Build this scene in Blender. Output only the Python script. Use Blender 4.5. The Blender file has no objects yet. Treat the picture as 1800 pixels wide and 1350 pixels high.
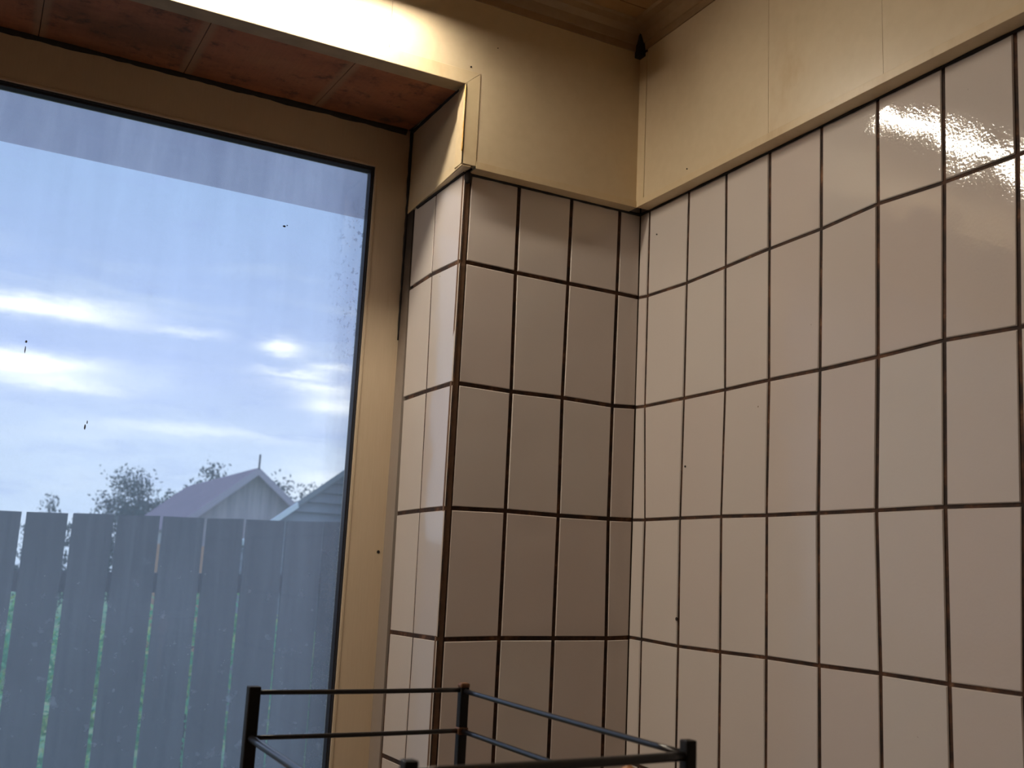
import bpy, math, random
from mathutils import Vector, Matrix
random.seed(7)
C = bpy.context.scene.collection
S = bpy.context.scene
Z0 = 2.1                       # heights below are written from the top tile joint, 2.1 m above the floor

# ------------------------------------------------------------------ camera
CX, CY, CZ = -1.0224, -1.5155, -0.7064
YAW, PITCH, ROLL, FPX = 0.4737, 0.1834, 0.0495, 1840.5
sy, cy, sp, cp = math.sin(YAW), math.cos(YAW), math.sin(PITCH), math.cos(PITCH)
fwd = Vector((sy*cp, cy*cp, sp)); rt = Vector((cy, -sy, 0)); up = rt.cross(fwd)
c_, s_ = math.cos(ROLL), math.sin(ROLL)
rt2 = c_*rt + s_*up; up2 = -s_*rt + c_*up
cam = bpy.data.cameras.new('camera'); camo = bpy.data.objects.new('camera', cam); C.objects.link(camo)
m = Matrix((rt2, up2, -fwd)).transposed().to_4x4(); m.translation = Vector((CX, CY, CZ+Z0))
camo.matrix_world = m
cam.sensor_fit = 'HORIZONTAL'; cam.sensor_width = 36.0; cam.lens = 36.0*FPX/1800
cam.clip_start = 0.02; cam.clip_end = 300
cam.dof.use_dof = True; cam.dof.focus_distance = 1.6; cam.dof.aperture_fstop = 9.5
S.camera = camo
S.view_settings.view_transform = 'Standard'; S.view_settings.look = 'None'
S.view_settings.exposure = 0.0; S.view_settings.gamma = 1.0; S.view_settings.use_curve_mapping = False
try:
    S.cycles.max_bounces = 10; S.cycles.diffuse_bounces = 5; S.cycles.transparent_max_bounces = 12
    S.cycles.use_denoising = True; S.cycles.sample_clamp_indirect = 4.0; S.cycles.caustics_reflective = False
except Exception: pass

LAMP = 88.0                    # radiance of the tube lamp
SKY = 1.29
FILL = 58.0                    # radiance of the unseen drum light added to fill the room

# ------------------------------------------------------------------ node helpers
class NT:
    def __init__(s, tree): s.t = tree; s.n = tree.nodes; s.l = tree.links
    def new(s, typ, **kw):
        n = s.n.new(typ)
        for k, v in kw.items():
            if k.startswith('i_'):
                key = k[2:]
                key = int(key) if key.isdigit() else key.replace('_', ' ')
                s.put(n.inputs[key], v)
            else: setattr(n, k, v)
        return n
    def put(s, sock, v):
        if isinstance(v, bpy.types.NodeSocket): s.l.new(v, sock)
        else: sock.default_value = v
    def math(s, op, a, b=0.0, c=None, clamp=False):
        n = s.n.new('ShaderNodeMath'); n.operation = op; n.use_clamp = clamp
        s.put(n.inputs[0], a); s.put(n.inputs[1], b)
        if c is not None: s.put(n.inputs[2], c)
        return n.outputs[0]
    def mix(s, f, a, b, typ='MIX'):
        n = s.n.new('ShaderNodeMix'); n.data_type = 'RGBA'; n.blend_type = typ
        s.put(n.inputs[0], f); s.put(n.inputs[6], a); s.put(n.inputs[7], b)
        return n.outputs[2]
    def ramp(s, f, stops, interp='LINEAR'):
        n = s.n.new('ShaderNodeValToRGB'); n.color_ramp.interpolation = interp
        e = n.color_ramp.elements
        while len(e) < len(stops): e.new(0.5)
        for el, (p, c) in zip(e, stops): el.position = p; el.color = c if len(c) == 4 else (*c, 1)
        s.put(n.inputs[0], f); return n.outputs[0]
    def noise(s, vec, scale, detail=3.0, rough=0.5, dist=0.0):
        n = s.n.new('ShaderNodeTexNoise'); s.put(n.inputs['Vector'], vec)
        n.inputs['Scale'].default_value = scale; n.inputs['Detail'].default_value = detail
        n.inputs['Roughness'].default_value = rough; n.inputs['Distortion'].default_value = dist
        return n.outputs[0]
    def mapping(s, vec, scale=(1, 1, 1), loc=(0, 0, 0)):
        n = s.n.new('ShaderNodeMapping'); s.put(n.inputs['Vector'], vec)
        n.inputs['Scale'].default_value = scale; n.inputs['Location'].default_value = loc
        return n.outputs[0]
    def smooth(s, v, a, b):
        n = s.n.new('ShaderNodeMapRange'); n.interpolation_type = 'SMOOTHSTEP'
        s.put(n.inputs[0], v); n.inputs[1].default_value = a; n.inputs[2].default_value = b
        return n.outputs[0]

def g(*c): return (*c, 1) if len(c) == 3 else c
def lin(r, gg, b):
    f = lambda v: (v/255/12.92) if v/255 <= .04045 else ((v/255+.055)/1.055)**2.4
    return (f(r), f(gg), f(b), 1)

# ------------------------------------------------------------------ sky
W = bpy.data.worlds.new('overcast_sky'); S.world = W; W.use_nodes = True
k = NT(W.node_tree); k.n.clear()
tc = k.new('ShaderNodeTexCoord'); dirv = tc.outputs['Generated']
sx = k.new('ShaderNodeSeparateXYZ', i_0=dirv); X, Y, Zs = sx.outputs
base = k.ramp(Zs, [(0.0, lin(205, 226, 250)), (0.10, lin(206, 226, 252)), (0.17, lin(190, 210, 250)),
                   (0.25, lin(176, 200, 244)), (0.34, lin(166, 196, 240)), (0.6, lin(150, 175, 215)), (1.0, lin(150, 170, 200))])
v = k.mapping(dirv, (5.0, 5.0, 30.0))
n1 = k.noise(v, 1.0, 5.0, 0.55, 0.3)
v2 = k.mapping(dirv, (14.0, 14.0, 60.0), (3, 1, 0))
n2 = k.noise(v2, 1.0, 4.0, 0.6)
lowsky = k.math('SUBTRACT', 1.0, k.smooth(Zs, 0.20, 0.34))
cl = k.math('MULTIPLY', k.smooth(n1, 0.48, 0.75), lowsky)
col = k.mix(k.math('MULTIPLY', cl, 0.55), base, lin(225, 240, 255))
dk = k.math('MULTIPLY', k.smooth(n2, 0.5, 0.75), 0.35)
col = k.mix(dk, col, lin(165, 186, 238))
warp = k.math('MULTIPLY', k.math('SUBTRACT', n2, 0.5), 0.03)
for (x0, z0, wx, wz, amp) in [(.030, .212, .075, .0085, 1.0), (.028, .163, .06, .0085, 1.0), (.060, .150, .05, .005, .5),
                              (.243, .202, .016, .0075, 1.0), (.290, .186, .022, .006, .6), (.285, .168, .035, .006, .95),
                              (.300, .150, .028, .012, .85), (.262, .178, .03, .003, .7), (.160, .207, .03, .004, .35),
                              (.180, .118, .07, .005, .3), (.31, .08, .05, .02, .5)]:
    dx = k.math('DIVIDE', k.math('SUBTRACT', X, x0), wx)
    dz = k.math('DIVIDE', k.math('ADD', k.math('SUBTRACT', Zs, z0), warp), wz)
    r2 = k.math('ADD', k.math('MULTIPLY', dx, dx), k.math('MULTIPLY', dz, dz))
    mk = k.math('MULTIPLY', k.math('POWER', 2.718, k.math('MULTIPLY', r2, -1.0)), amp)
    mk = k.math('MULTIPLY', mk, k.math('GREATER_THAN', Y, 0.0))
    mk = k.math('MULTIPLY', mk, k.smooth(n1, 0.15, 0.55), clamp=True)
    col = k.mix(mk, col, (1.45, 1.5, 1.45, 1))
bg = k.new('ShaderNodeBackground', i_0=col, i_1=1.12*SKY)
out = k.new('ShaderNodeOutputWorld', i_0=bg.outputs[0])

# ------------------------------------------------------------------ materials
def mat(name):
    mm = bpy.data.materials.new(name); mm.use_nodes = True
    kk = NT(mm.node_tree); kk.n.clear()
    o = kk.new('ShaderNodeOutputMaterial'); b = kk.new('ShaderNodeBsdfPrincipled')
    kk.l.new(b.outputs[0], o.inputs[0]); kk.b = b; kk.o = o
    kk.g = kk.new('ShaderNodeNewGeometry').outputs['Position']
    return mm, kk
def bump(kk, h, strength, dist=0.001):
    n = kk.new('ShaderNodeBump'); n.inputs['Strength'].default_value = strength; n.inputs['Distance'].default_value = dist
    kk.put(n.inputs['Height'], h); kk.put(kk.b.inputs['Normal'], n.outputs[0])
def simple(name, c, rough=0.5, metal=0.0, var=0.15, scale=20, bs=0.0, spec=0.5):
    mm, kk = mat(name)
    n = kk.noise(kk.g, scale, 4)
    dark = tuple(x*(1-var) for x in c[:3]) + (1,); lite = tuple(min(1, x*(1+var)) for x in c[:3]) + (1,)
    kk.put(kk.b.inputs['Base Color'], kk.mix(n, dark, lite))
    kk.b.inputs['Roughness'].default_value = rough; kk.b.inputs['Metallic'].default_value = metal
    kk.b.inputs['Specular IOR Level'].default_value = spec
    if bs: bump(kk, n, bs)
    return mm

# glazed tiles
M_TILE, kk = mat('glazed_tile')
at = kk.new('ShaderNodeAttribute', attribute_name='tint')
big = kk.noise(kk.g, 5.0, 2)
c0 = kk.mix(big, (.57, .50, .455, 1), (.61, .56, .52, 1))
c1 = kk.mix(0.5, c0, kk.mix(at.outputs['Fac'], (.56, .465, .415, 1), (.64, .59, .54, 1)))
spk = kk.noise(kk.g, 70.0, 2, 0.5)
c2 = kk.mix(kk.smooth(spk, 0.79, 0.83), c1, (.15, .09, .05, 1))
kk.put(kk.b.inputs['Base Color'], c2)
kk.b.inputs['Roughness'].default_value = 0.055
kk.b.inputs['Specular IOR Level'].default_value = 0.5
nw = kk.noise(kk.g, 11.0, 1.5, 0.4); nf = kk.noise(kk.g, 230.0, 2, 0.5)
hh = kk.math('ADD', nw, kk.math('MULTIPLY', nf, 0.06))
bump(kk, hh, 0.55, 0.0035)

M_GROUT, kk = mat('dirty_grout')
n = kk.noise(kk.g, 28.0, 4, 0.6); nn = kk.noise(kk.g, 130.0, 3, 0.6)
f = kk.math('ADD', kk.math('MULTIPLY', n, .75), kk.math('MULTIPLY', nn, .25))
kk.put(kk.b.inputs['Base Color'], kk.ramp(f, [(0.0, (.010, .005, .003)), (0.44, (.022, .010, .006)), (0.58, (.075, .030, .013)), (0.70, (.20, .10, .05)), (1, (.3, .2, .12))]))
kk.b.inputs['Roughness'].default_value = 0.85; bump(kk, nn, 0.5)

M_EDGE = simple('brown_corner_grout', (.14, .075, .04), .8, var=.5, scale=60)

def pvc(name, a, b, stain, rough=.35, stainlo=.58, stainhi=.8, grain=(1, 1, 1)):
    mm, kk = mat(name)
    n = kk.noise(kk.g, 3.0, 4, .6); st = kk.noise(kk.mapping(kk.g, (9, 9, 4)), 1.0, 5, .65)
    gr = kk.noise(kk.mapping(kk.g, grain), 60.0, 2)
    c = kk.mix(n, a, b); c = kk.mix(kk.math('MULTIPLY', kk.smooth(st, stainlo, stainhi), .6), c, stain)
    c = kk.mix(0.08, c, kk.mix(gr, (.2, .12, .05, 1), (1, .95, .8, 1)))
    kk.put(kk.b.inputs['Base Color'], c); kk.b.inputs['Roughness'].default_value = rough
    bump(kk, gr, .08); return mm
M_CLAD = pvc('yellowed_panel', (.62, .485, .30, 1), (.68, .56, .38, 1), (.52, .35, .17, 1))
M_PROF = pvc('yellowed_profile', (.62, .48, .28, 1), (.68, .54, .34, 1), (.42, .25, .10, 1), stainlo=.5)
M_CORN = pvc('brown_cornice', (.27, .165, .075, 1), (.31, .20, .10, 1), (.18, .09, .035, 1))
M_FRAME = pvc('yellowed_frame', (.56, .43, .28, 1), (.64, .51, .36, 1), (.40, .24, .10, 1), rough=.4, grain=(6, 6, .3))
M_CEIL = pvc('brown_ceiling_board', (.34, .19, .07, 1), (.40, .24, .09, 1), (.24, .12, .04, 1))

M_SOFF, kk = mat('mouldy_soffit')
n = kk.noise(kk.mapping(kk.g, (4, 6, 4)), 1.0, 5, .65); rb = kk.noise(kk.mapping(kk.g, (230, 20, 1)), 1.0, 2)
c = kk.ramp(n, [(0, (.10, .04, .015)), (.40, (.22, .08, .028)), (.55, (.40, .135, .055)), (1, (.5, .25, .11))])
mo = kk.noise(kk.g, 26.0, 5, .7)
c = kk.mix(kk.math('MULTIPLY', kk.smooth(mo, .52, .70), .8), c, (.05, .03, .015, 1))
c = kk.mix(kk.math('MULTIPLY', rb, .35), c, (.10, .04, .02, 1))
jx = kk.new('ShaderNodeSeparateXYZ', i_0=kk.g).outputs[0]
pp_ = kk.math('PINGPONG', kk.math('ADD', jx, .5517+.2302*6), .1151)
c = kk.mix(kk.math('MULTIPLY', kk.math('SUBTRACT', 1.0, kk.smooth(pp_, .004, .016)), .7), c, (.34, .20, .11, 1))
kk.put(kk.b.inputs['Base Color'], c); kk.b.inputs['Roughness'].default_value = .65; bump(kk, rb, .3)

M_MOULD_SHADE = simple('black_mould_and_shade', (.018, .013, .011), .9, var=.6, scale=60)  # mould and dirt; also paints the shade in gaps and under cladding
M_SOFFLIP = simple('grimy_lip', (.34, .25, .15), .6, var=.4, scale=25)

M_RUST, kk = mat('worn_edge_bead')
n = kk.noise(kk.mapping(kk.g, (40, 40, 30)), 1.0, 5, .7)
kk.put(kk.b.inputs['Base Color'], kk.ramp(n, [(.25, (.42, .17, .02)), (.45, (.68, .38, .09)), (.6, (.78, .55, .25)), (.8, (.7, .6, .42))]))
kk.b.inputs['Roughness'].default_value = .5

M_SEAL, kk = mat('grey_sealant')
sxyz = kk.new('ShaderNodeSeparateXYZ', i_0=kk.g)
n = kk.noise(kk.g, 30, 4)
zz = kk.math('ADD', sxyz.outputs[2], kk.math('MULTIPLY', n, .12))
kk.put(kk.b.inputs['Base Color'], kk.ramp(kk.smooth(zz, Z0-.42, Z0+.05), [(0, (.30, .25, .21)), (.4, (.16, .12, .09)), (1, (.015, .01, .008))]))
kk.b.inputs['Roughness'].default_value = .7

M_GASK = simple('black_rubber', (.018, .018, .024), .45, var=.3, scale=15)
M_PLASTER = simple('plain_plaster', (.20, .16, .12), .9, var=.08, scale=6)
M_DARKCORE = simple('old_mortar', (.10, .07, .05), .95, var=.3, scale=12)
M_FLOOR = simple('brown_linoleum', (.16, .10, .07), .5, var=.2, scale=5)

# dirty glass
M_GLASS, kk = mat('dirty_glass'); kk.n.remove(kk.b)
sxyz = kk.new('ShaderNodeSeparateXYZ', i_0=kk.g); gx, gz = sxyz.outputs[0], sxyz.outputs[2]
big = kk.noise(kk.g, 4.5, 3, .6); strk = kk.noise(kk.mapping(kk.g, (26, 26, 2.2)), 1.0, 4, .6)
speck = kk.noise(kk.g, 60.0, 2, .45); fine = kk.noise(kk.g, 420.0, 1, .5)
edgeR = kk.smooth(kk.math('ADD', gx, kk.math('MULTIPLY', strk, .05)), -.47, -.405)
topm = kk.smooth(kk.math('ADD', gz, kk.math('MULTIPLY', strk, .20)), Z0-.36, Z0+.10)
lowm = kk.math('SUBTRACT', 1.0, kk.smooth(gz, Z0-.85, Z0-.60))
veil = kk.math('ADD', .145, kk.math('MULTIPLY', big, .12))
veil = kk.math('ADD', veil, kk.math('MULTIPLY', kk.smooth(fine, .45, .8), .022))
veil = kk.math('ADD', veil, kk.math('MULTIPLY', kk.smooth(speck, .62, .80), kk.math('ADD', .012, kk.math('MULTIPLY', lowm, .13))))
veil = kk.math('ADD', veil, kk.math('MULTIPLY', lowm, .012))
dark = kk.math('MULTIPLY', kk.math('MULTIPLY', strk, topm), .10)
dark = kk.math('ADD', dark, kk.math('MULTIPLY', edgeR, .20))
blk = kk.noise(kk.mapping(kk.g, (1, 1, .7), (5, 2, 9)), 120.0, 3, .7)
corner = kk.math('MULTIPLY', kk.smooth(gx, -.50, -.43), kk.math('MULTIPLY', kk.smooth(gz, Z0-.42, Z0-.20), kk.math('SUBTRACT', 1.0, kk.smooth(gz, Z0-.12, Z0+.02))))
dark = kk.math('ADD', dark, kk.math('MULTIPLY', kk.math('MULTIPLY', kk.smooth(blk, .57, .66), corner), .45), clamp=True)
fly = kk.noise(kk.mapping(kk.g, (1, 1, .8), (1.3, 0, .4)), 22.0, 0, .5)
tr = kk.new('ShaderNodeBsdfTransparent', i_0=kk.mix(dark, (.975, .985, 1, 1), (.22, .22, .26, 1)))
gl = kk.new('ShaderNodeBsdfGlossy', i_0=(1, 1, 1, 1), i_1=0.02)
fr = kk.new('ShaderNodeFresnel', i_0=1.5)
m1 = kk.new('ShaderNodeMixShader', i_0=kk.math('MULTIPLY', fr.outputs[0], .9), i_1=tr.outputs[0], i_2=gl.outputs[0])
tl = kk.new('ShaderNodeBsdfTranslucent', i_0=(.99, .96, 1, 1)); df = kk.new('ShaderNodeBsdfDiffuse', i_0=(.35, .35, .36, 1))
dm = kk.new('ShaderNodeMixShader', i_0=.08, i_1=tl.outputs[0], i_2=df.outputs[0])
m2 = kk.new('ShaderNodeMixShader', i_0=veil, i_1=m1.outputs[0], i_2=dm.outputs[0])
kk.l.new(m2.outputs[0], kk.o.inputs[0])

# tinted strip stuck along the head of the pane
M_FILM, kk = mat('grey_tint_film'); kk.n.remove(kk.b)
strk = kk.noise(kk.mapping(kk.g, (34, 34, 4)), 1.0, 4, .6); bg2 = kk.noise(kk.g, 6, 3)
tf = kk.math('ADD', kk.math('MULTIPLY', strk, .5), kk.math('MULTIPLY', bg2, .5))
tr = kk.new('ShaderNodeBsdfTransparent', i_0=kk.mix(tf, (.62, .60, .64, 1), (.95, .90, .88, 1)))
df = kk.new('ShaderNodeBsdfTranslucent', i_0=(.75, .75, .75, 1))
m2 = kk.new('ShaderNodeMixShader', i_0=.03, i_1=tr.outputs[0], i_2=df.outputs[0])
kk.l.new(m2.outputs[0], kk.o.inputs[0])

M_TUBE, kk = mat('lit_tube'); kk.n.remove(kk.b)
em = kk.new('ShaderNodeEmission', i_0=(1.0, .89, .735, 1), i_1=LAMP)
kk.l.new(em.outputs[0], kk.o.inputs[0])
M_FILL, kk = mat('fill_drum_glow'); kk.n.remove(kk.b)
em = kk.new('ShaderNodeEmission', i_0=(1.0, .87, .73, 1), i_1=FILL)
kk.l.new(em.outputs[0], kk.o.inputs[0])
M_WHITE = simple('white_enamel', (.7, .68, .62), .4)

M_BLACKMET, kk = mat('black_enamel_wire')
n = kk.noise(kk.g, 60, 4, .7)
kk.put(kk.b.inputs['Base Color'], kk.mix(kk.smooth(n, .62, .72), (.010, .009, .010, 1), (.10, .035, .015, 1)))
kk.b.inputs['Roughness'].default_value = .28; kk.b.inputs['Specular IOR Level'].default_value = .6
M_POST = simple('black_post', (.010, .008, .007), .55, var=.3, scale=40, spec=.3)
M_RUSTY = simple('rusty_cap', (.16, .075, .035), .5, metal=.3, var=.6, scale=90)
M_WOOD = simple('orange_brown_wood', (.42, .17, .055), .5, var=.3, scale=30)
M_WORKTOP = simple('grey_worktop', (.2, .17, .15), .4, var=.15, scale=10)
M_CAB = simple('cream_cabinet', (.5, .44, .34), .5, var=.06)

M_FENCE, kk = mat('weathered_fence')
gn = kk.noise(kk.mapping(kk.g, (22, 22, 1.3)), 1.0, 5, .65); bl = kk.noise(kk.g, 7.0, 4, .6)
at = kk.new('ShaderNodeAttribute', attribute_name='tint')
c = kk.mix(gn, (.035, .035, .04, 1), (.36, .35, .38, 1)); c = kk.mix(kk.smooth(bl, .5, .8), c, (.24, .22, .25, 1))
c = kk.mix(kk.math('MULTIPLY', at.outputs['Fac'], .35), c, (.03, .03, .035, 1))
kk.put(kk.b.inputs['Base Color'], c); kk.b.inputs['Roughness'].default_value = .9; bump(kk, gn, .4, .004)

def planks(name, a, b, sc, rough=.85):
    mm, kk = mat(name)
    n = kk.noise(kk.mapping(kk.g, sc), 1.0, 5, .7); n2_ = kk.noise(kk.g, 1.2, 3)
    kk.put(kk.b.inputs['Base Color'], kk.mix(kk.math('ADD', kk.math('MULTIPLY', n, .7), kk.math('MULTIPLY', n2_, .3)), a, b))
    kk.b.inputs['Roughness'].default_value = rough; return mm
M_SHEDW = planks('grey_shed_boards', (.0, .0, .03, 1), (.95, .84, .84, 1), (6.5, 1, .4))
M_SHEDR = planks('pinkish_roof_sheet', (.24, .17, .21, 1), (.42, .31, .36, 1), (1.5, 1.5, 2))
M_VERGE = planks('pale_verge_board', (.42, .35, .40, 1), (.56, .48, .55, 1), (3, 3, 3))
M_SLATE = planks('slate_cladding', (.16, .18, .20, 1), (.32, .34, .36, 1), (1.5, 1.5, 3))
M_METAL = simple('pale_flashing', (.85, .9, .95), .35, metal=.3, var=.05)
M_BRICK = planks('orange_brick', (.45, .20, .10, 1), (.75, .42, .26, 1), (4, 4, 9))
M_BARK = simple('bark', (.06, .05, .045), .9)
def leaf(name, a, b):
    mm, kk = mat(name); n = kk.noise(kk.g, 3.5, 4, .7)
    kk.put(kk.b.inputs['Base Color'], kk.mix(kk.smooth(n, .3, .7), a, b)); kk.b.inputs['Roughness'].default_value = .6
    return mm
M_LEAFD = leaf('dark_leaves', (.03, .055, .05, 1), (.06, .10, .08, 1))
M_LEAFG, kk = mat('bright_leaves'); n = kk.noise(kk.g, 4.5, 4, .7)
kk.put(kk.b.inputs['Base Color'], kk.ramp(n, [(.30, (.05, .45, .24)), (.48, (.10, .55, .22)), (.56, (.50, .78, .20)), (.63, (.85, .80, .30)), (.70, (.9, .95, .95))]))
kk.b.inputs['Roughness'].default_value = .6
M_GRASS, kk = mat('grass_and_path')
n = kk.noise(kk.g, 1.6, 4, .7)
kk.put(kk.b.inputs['Base Color'], kk.ramp(n, [(.30, (.06, .34, .18)), (.5, (.22, .55, .22)), (.62, (.65, .62, .25)), (.72, (.85, .85, .85))]))
kk.b.inputs['Roughness'].default_value = .9

# ------------------------------------------------------------------ mesh helpers
class MB:
    def __init__(s, mats): s.v = []; s.f = []; s.mi = []; s.tint = []; s.mats = mats if isinstance(mats, (list, tuple)) else [mats]
    def face(s, pts, mi=0, tint=.5):
        b = len(s.v); s.v += [tuple(p) for p in pts]; s.f.append(tuple(range(b, b+len(pts)))); s.mi.append(mi); s.tint.append(tint)
    def quads(s, vs, fs, mi=0, tint=.5):
        b = len(s.v); s.v += [tuple(p) for p in vs]
        for f in fs: s.f.append(tuple(b+i for i in f)); s.mi.append(mi); s.tint.append(tint)
    def hexa(s, P, mi=0, tint=.5):      # P: 8 points, bottom loop then top loop
        s.quads(P, [(0, 3, 2, 1), (4, 5, 6, 7), (0, 1, 5, 4), (1, 2, 6, 5), (2, 3, 7, 6), (3, 0, 4, 7)], mi, tint)
    def box(s, x0, x1, y0, y1, z0, z1, mi=0, tint=.5):
        s.hexa([(x0, y0, z0), (x1, y0, z0), (x1, y1, z0), (x0, y1, z0), (x0, y0, z1), (x1, y0, z1), (x1, y1, z1), (x0, y1, z1)], mi, tint)
    def tube(s, pts, r, n=10, mi=0, cap=True):
        pts = [Vector(p) for p in pts]; rr = r if isinstance(r, (list, tuple)) else [r]*len(pts)
        rings = []; b = len(s.v)
        for i, p in enumerate(pts):
            d = (pts[min(i+1, len(pts)-1)] - pts[max(i-1, 0)]).normalized()
            a = d.cross(Vector((0, 0, 1)));  a = a.normalized() if a.length > .05 else d.cross(Vector((1, 0, 0))).normalized()
            bb = d.cross(a)
            for j in range(n):
                t = 2*math.pi*j/n; s.v.append(tuple(p + rr[i]*(math.cos(t)*a + math.sin(t)*bb)))
        for i in range(len(pts)-1):
            for j in range(n):
                s.f.append((b+i*n+j, b+i*n+(j+1) % n, b+(i+1)*n+(j+1) % n, b+(i+1)*n+j)); s.mi.append(mi); s.tint.append(.5)
        if cap:
            s.f.append(tuple(b+j for j in range(n))[::-1]); s.mi.append(mi); s.tint.append(.5)
            e = b+(len(pts)-1)*n; s.f.append(tuple(e+j for j in range(n))); s.mi.append(mi); s.tint.append(.5)
    def build(s, name, parent=None, origin=None, smooth=False, bevel=0.0, seg=2, lift=True):
        me = bpy.data.meshes.new(name)
        off = Vector((0, 0, Z0 if lift else 0))
        org = Vector(origin) + off if origin is not None else (parent.matrix_basis.translation.copy() if parent and parent.type == 'EMPTY' else Vector((0, 0, 0)))
        if parent is not None and 'org' in parent: org = Vector(parent['org'])
        me.from_pydata([tuple(Vector(v)+off-org) for v in s.v], [], s.f); me.validate()
        for mm in s.mats: me.materials.append(mm)
        for p, i in zip(me.polygons, s.mi): p.material_index = i; p.use_smooth = smooth
        if len(set(s.tint)) > 1:
            a = me.attributes.new('tint', 'FLOAT', 'FACE')
            for i, t in enumerate(s.tint): a.data[i].value = t
        o = bpy.data.objects.new(name, me); C.objects.link(o)
        if parent is not None: o.parent = parent
        else: o.location = org
        if bevel:
            b = o.modifiers.new('bevel', 'BEVEL'); b.width = bevel; b.segments = seg; b.limit_method = 'ANGLE'; b.angle_limit = .6
        return o
def empty(name, loc):
    o = bpy.data.objects.new(name, None); C.objects.link(o); o.location = (loc[0], loc[1], loc[2]+Z0); o.empty_display_size = .05
    bpy.context.view_layer.update(); return o
def tag(o, label=None, cat=None, group=None, kind=None):
    if label: o['label'] = label
    if cat: o['category'] = cat
    if group: o['group'] = group
    if kind: o['kind'] = kind
    return o
def struct(o, label=None): o['kind'] = 'structure'; 
def st(o, label, cat):
    o['kind'] = 'structure'; o['label'] = label; o['category'] = cat; return o

# ------------------------------------------------------------------ dimensions
CEIL = .292; FLOOR = -2.1; WP = .350           # pier width
XL = -3.2; YB = -3.8                            # rest of the room
CF = .028                                       # cladding face stands this far off the tiles
ZB = -.043                                      # underside of the cladding
FY = .25                                        # face of the window frame
WXL = -1.86; WZB = -1.22                        # far jamb and foot of the window opening
B = .2; A = .1032

# ------------------------------------------------------------------ tiling
def tiling(mb, fn, us_at, vs, g_u, g_v, jig=.0005, skip=None, lo=None, hi=None):
    """us_at(row, i) gives column joints at row level; fn(u, v, d) maps wall coordinates to space; d = depth off the wall."""
    rnd = random.Random(11)
    nrow = len(vs)-1; ncol = us_at(0, None)
    for r in range(nrow):
        for i in range(ncol):
            a = us_at(r, i); b_ = us_at(r, i+1); c = us_at(r+1, i+1); d = us_at(r+1, i)
            if a is None: continue
            P = [a, b_, c, d]
            gl = lo if (i == 0 and lo is not None) else g_u; gr = hi if (i == ncol-1 and hi is not None) else g_u
            sgn = 1 if b_[0] > a[0] else -1
            def ins(gx0, gx1, gy): 
                return [(P[0][0]+sgn*gx0, P[0][1]-gy), (P[1][0]-sgn*gx1, P[1][1]-gy), (P[2][0]-sgn*gx1, P[2][1]+gy), (P[3][0]+sgn*gx0, P[3][1]+gy)]
            q0 = ins(gl, gr, g_v); q1 = ins(gl+.0004, gr+.0004, g_v+.0004); q2 = ins(gl+.0016, gr+.0016, g_v+.0016)
            dd = [rnd.uniform(-jig, jig) for _ in range(4)]
            tint = rnd.random()
            v0 = [fn(u, v, -.004) for u, v in q0]; v1 = [fn(u, v, -.0012) for u, v in q1]; v2 = [fn(u, v, 0+e) for (u, v), e in zip(q2, dd)]
            vv = v0+v1+v2
            mb.quads(vv, [(0, 1, 5, 4), (1, 2, 6, 5), (2, 3, 7, 6), (3, 0, 4, 7)], 1, tint)
            mb.quads(vv, [(4, 5, 9, 8), (5, 6, 10, 9), (6, 7, 11, 10), (7, 4, 8, 11), (8, 9, 10, 11)], 0, tint)

def hline(arr, r):         # measured joints at levels 1..4, continued up and down
    if r == 0: return [2*a-b for a, b in zip(arr[0], arr[1])]
    if r <= 4: return arr[r-1]
    return [a+(r-4)*(a-b) for a, b in zip(arr[3], arr[2])]
PIER = [
   [(-0.3481, -0.1981), (-0.2485, -0.1995), (-0.1459, -0.2002), (-0.0451, -0.2002), (0.0011, -0.2007)],
   [(-0.3463, -0.4017), (-0.2459, -0.403), (-0.148, -0.4015), (-0.0471, -0.4031), (0.0015, -0.4003)],
   [(-0.3423, -0.6021), (-0.2455, -0.5996), (-0.1465, -0.5999), (-0.048, -0.5987), (0.0044, -0.5971)],
   [(-0.3446, -0.8039), (-0.2454, -0.8004), (-0.1468, -0.7987), (-0.045, -0.7969), (0.0051, -0.7951)],
]
RIGHT = [
   [(-0.0017, -0.2013), (-0.0283, -0.204), (-0.1422, -0.2065), (-0.243, -0.2037), (-0.3456, -0.2005), (-0.4534, -0.1996), (-0.5581, -0.1943), (-0.6642, -0.1985), (-0.7667, -0.1987)],
   [(-0.0022, -0.4008), (-0.0284, -0.402), (-0.1405, -0.4025), (-0.2452, -0.4026), (-0.3455, -0.4019), (-0.4498, -0.4026), (-0.554, -0.4015), (-0.6577, -0.3983), (-0.7599, -0.4017)],
   [(-0.0064, -0.5975), (-0.0371, -0.5983), (-0.1359, -0.5981), (-0.2393, -0.5984), (-0.3418, -0.5997), (-0.4453, -0.5997), (-0.5474, -0.5993), (-0.6529, -0.5989), (-0.7559, -0.6002)],
   [(-0.0075, -0.7946), (-0.036, -0.7954), (-0.1365, -0.7986), (-0.2405, -0.7988), (-0.3419, -0.7982), (-0.445, -0.7995), (-0.5499, -0.7992), (-0.6519, -0.801), (-0.7482, -0.8012)],
]
REVEAL = [
   [(-0.0043, -0.1996), (0.1135, -0.1946), (0.2146, -0.1973)],
   [(-0.0082, -0.4034), (0.1053, -0.4019), (0.2082, -0.4024)],
   [(-0.0171, -0.6033), (0.0992, -0.6038), (0.2008, -0.6054)],
   [(-0.0121, -0.8031), (0.0944, -0.8045), (0.1952, -0.8058)],
]
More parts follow.
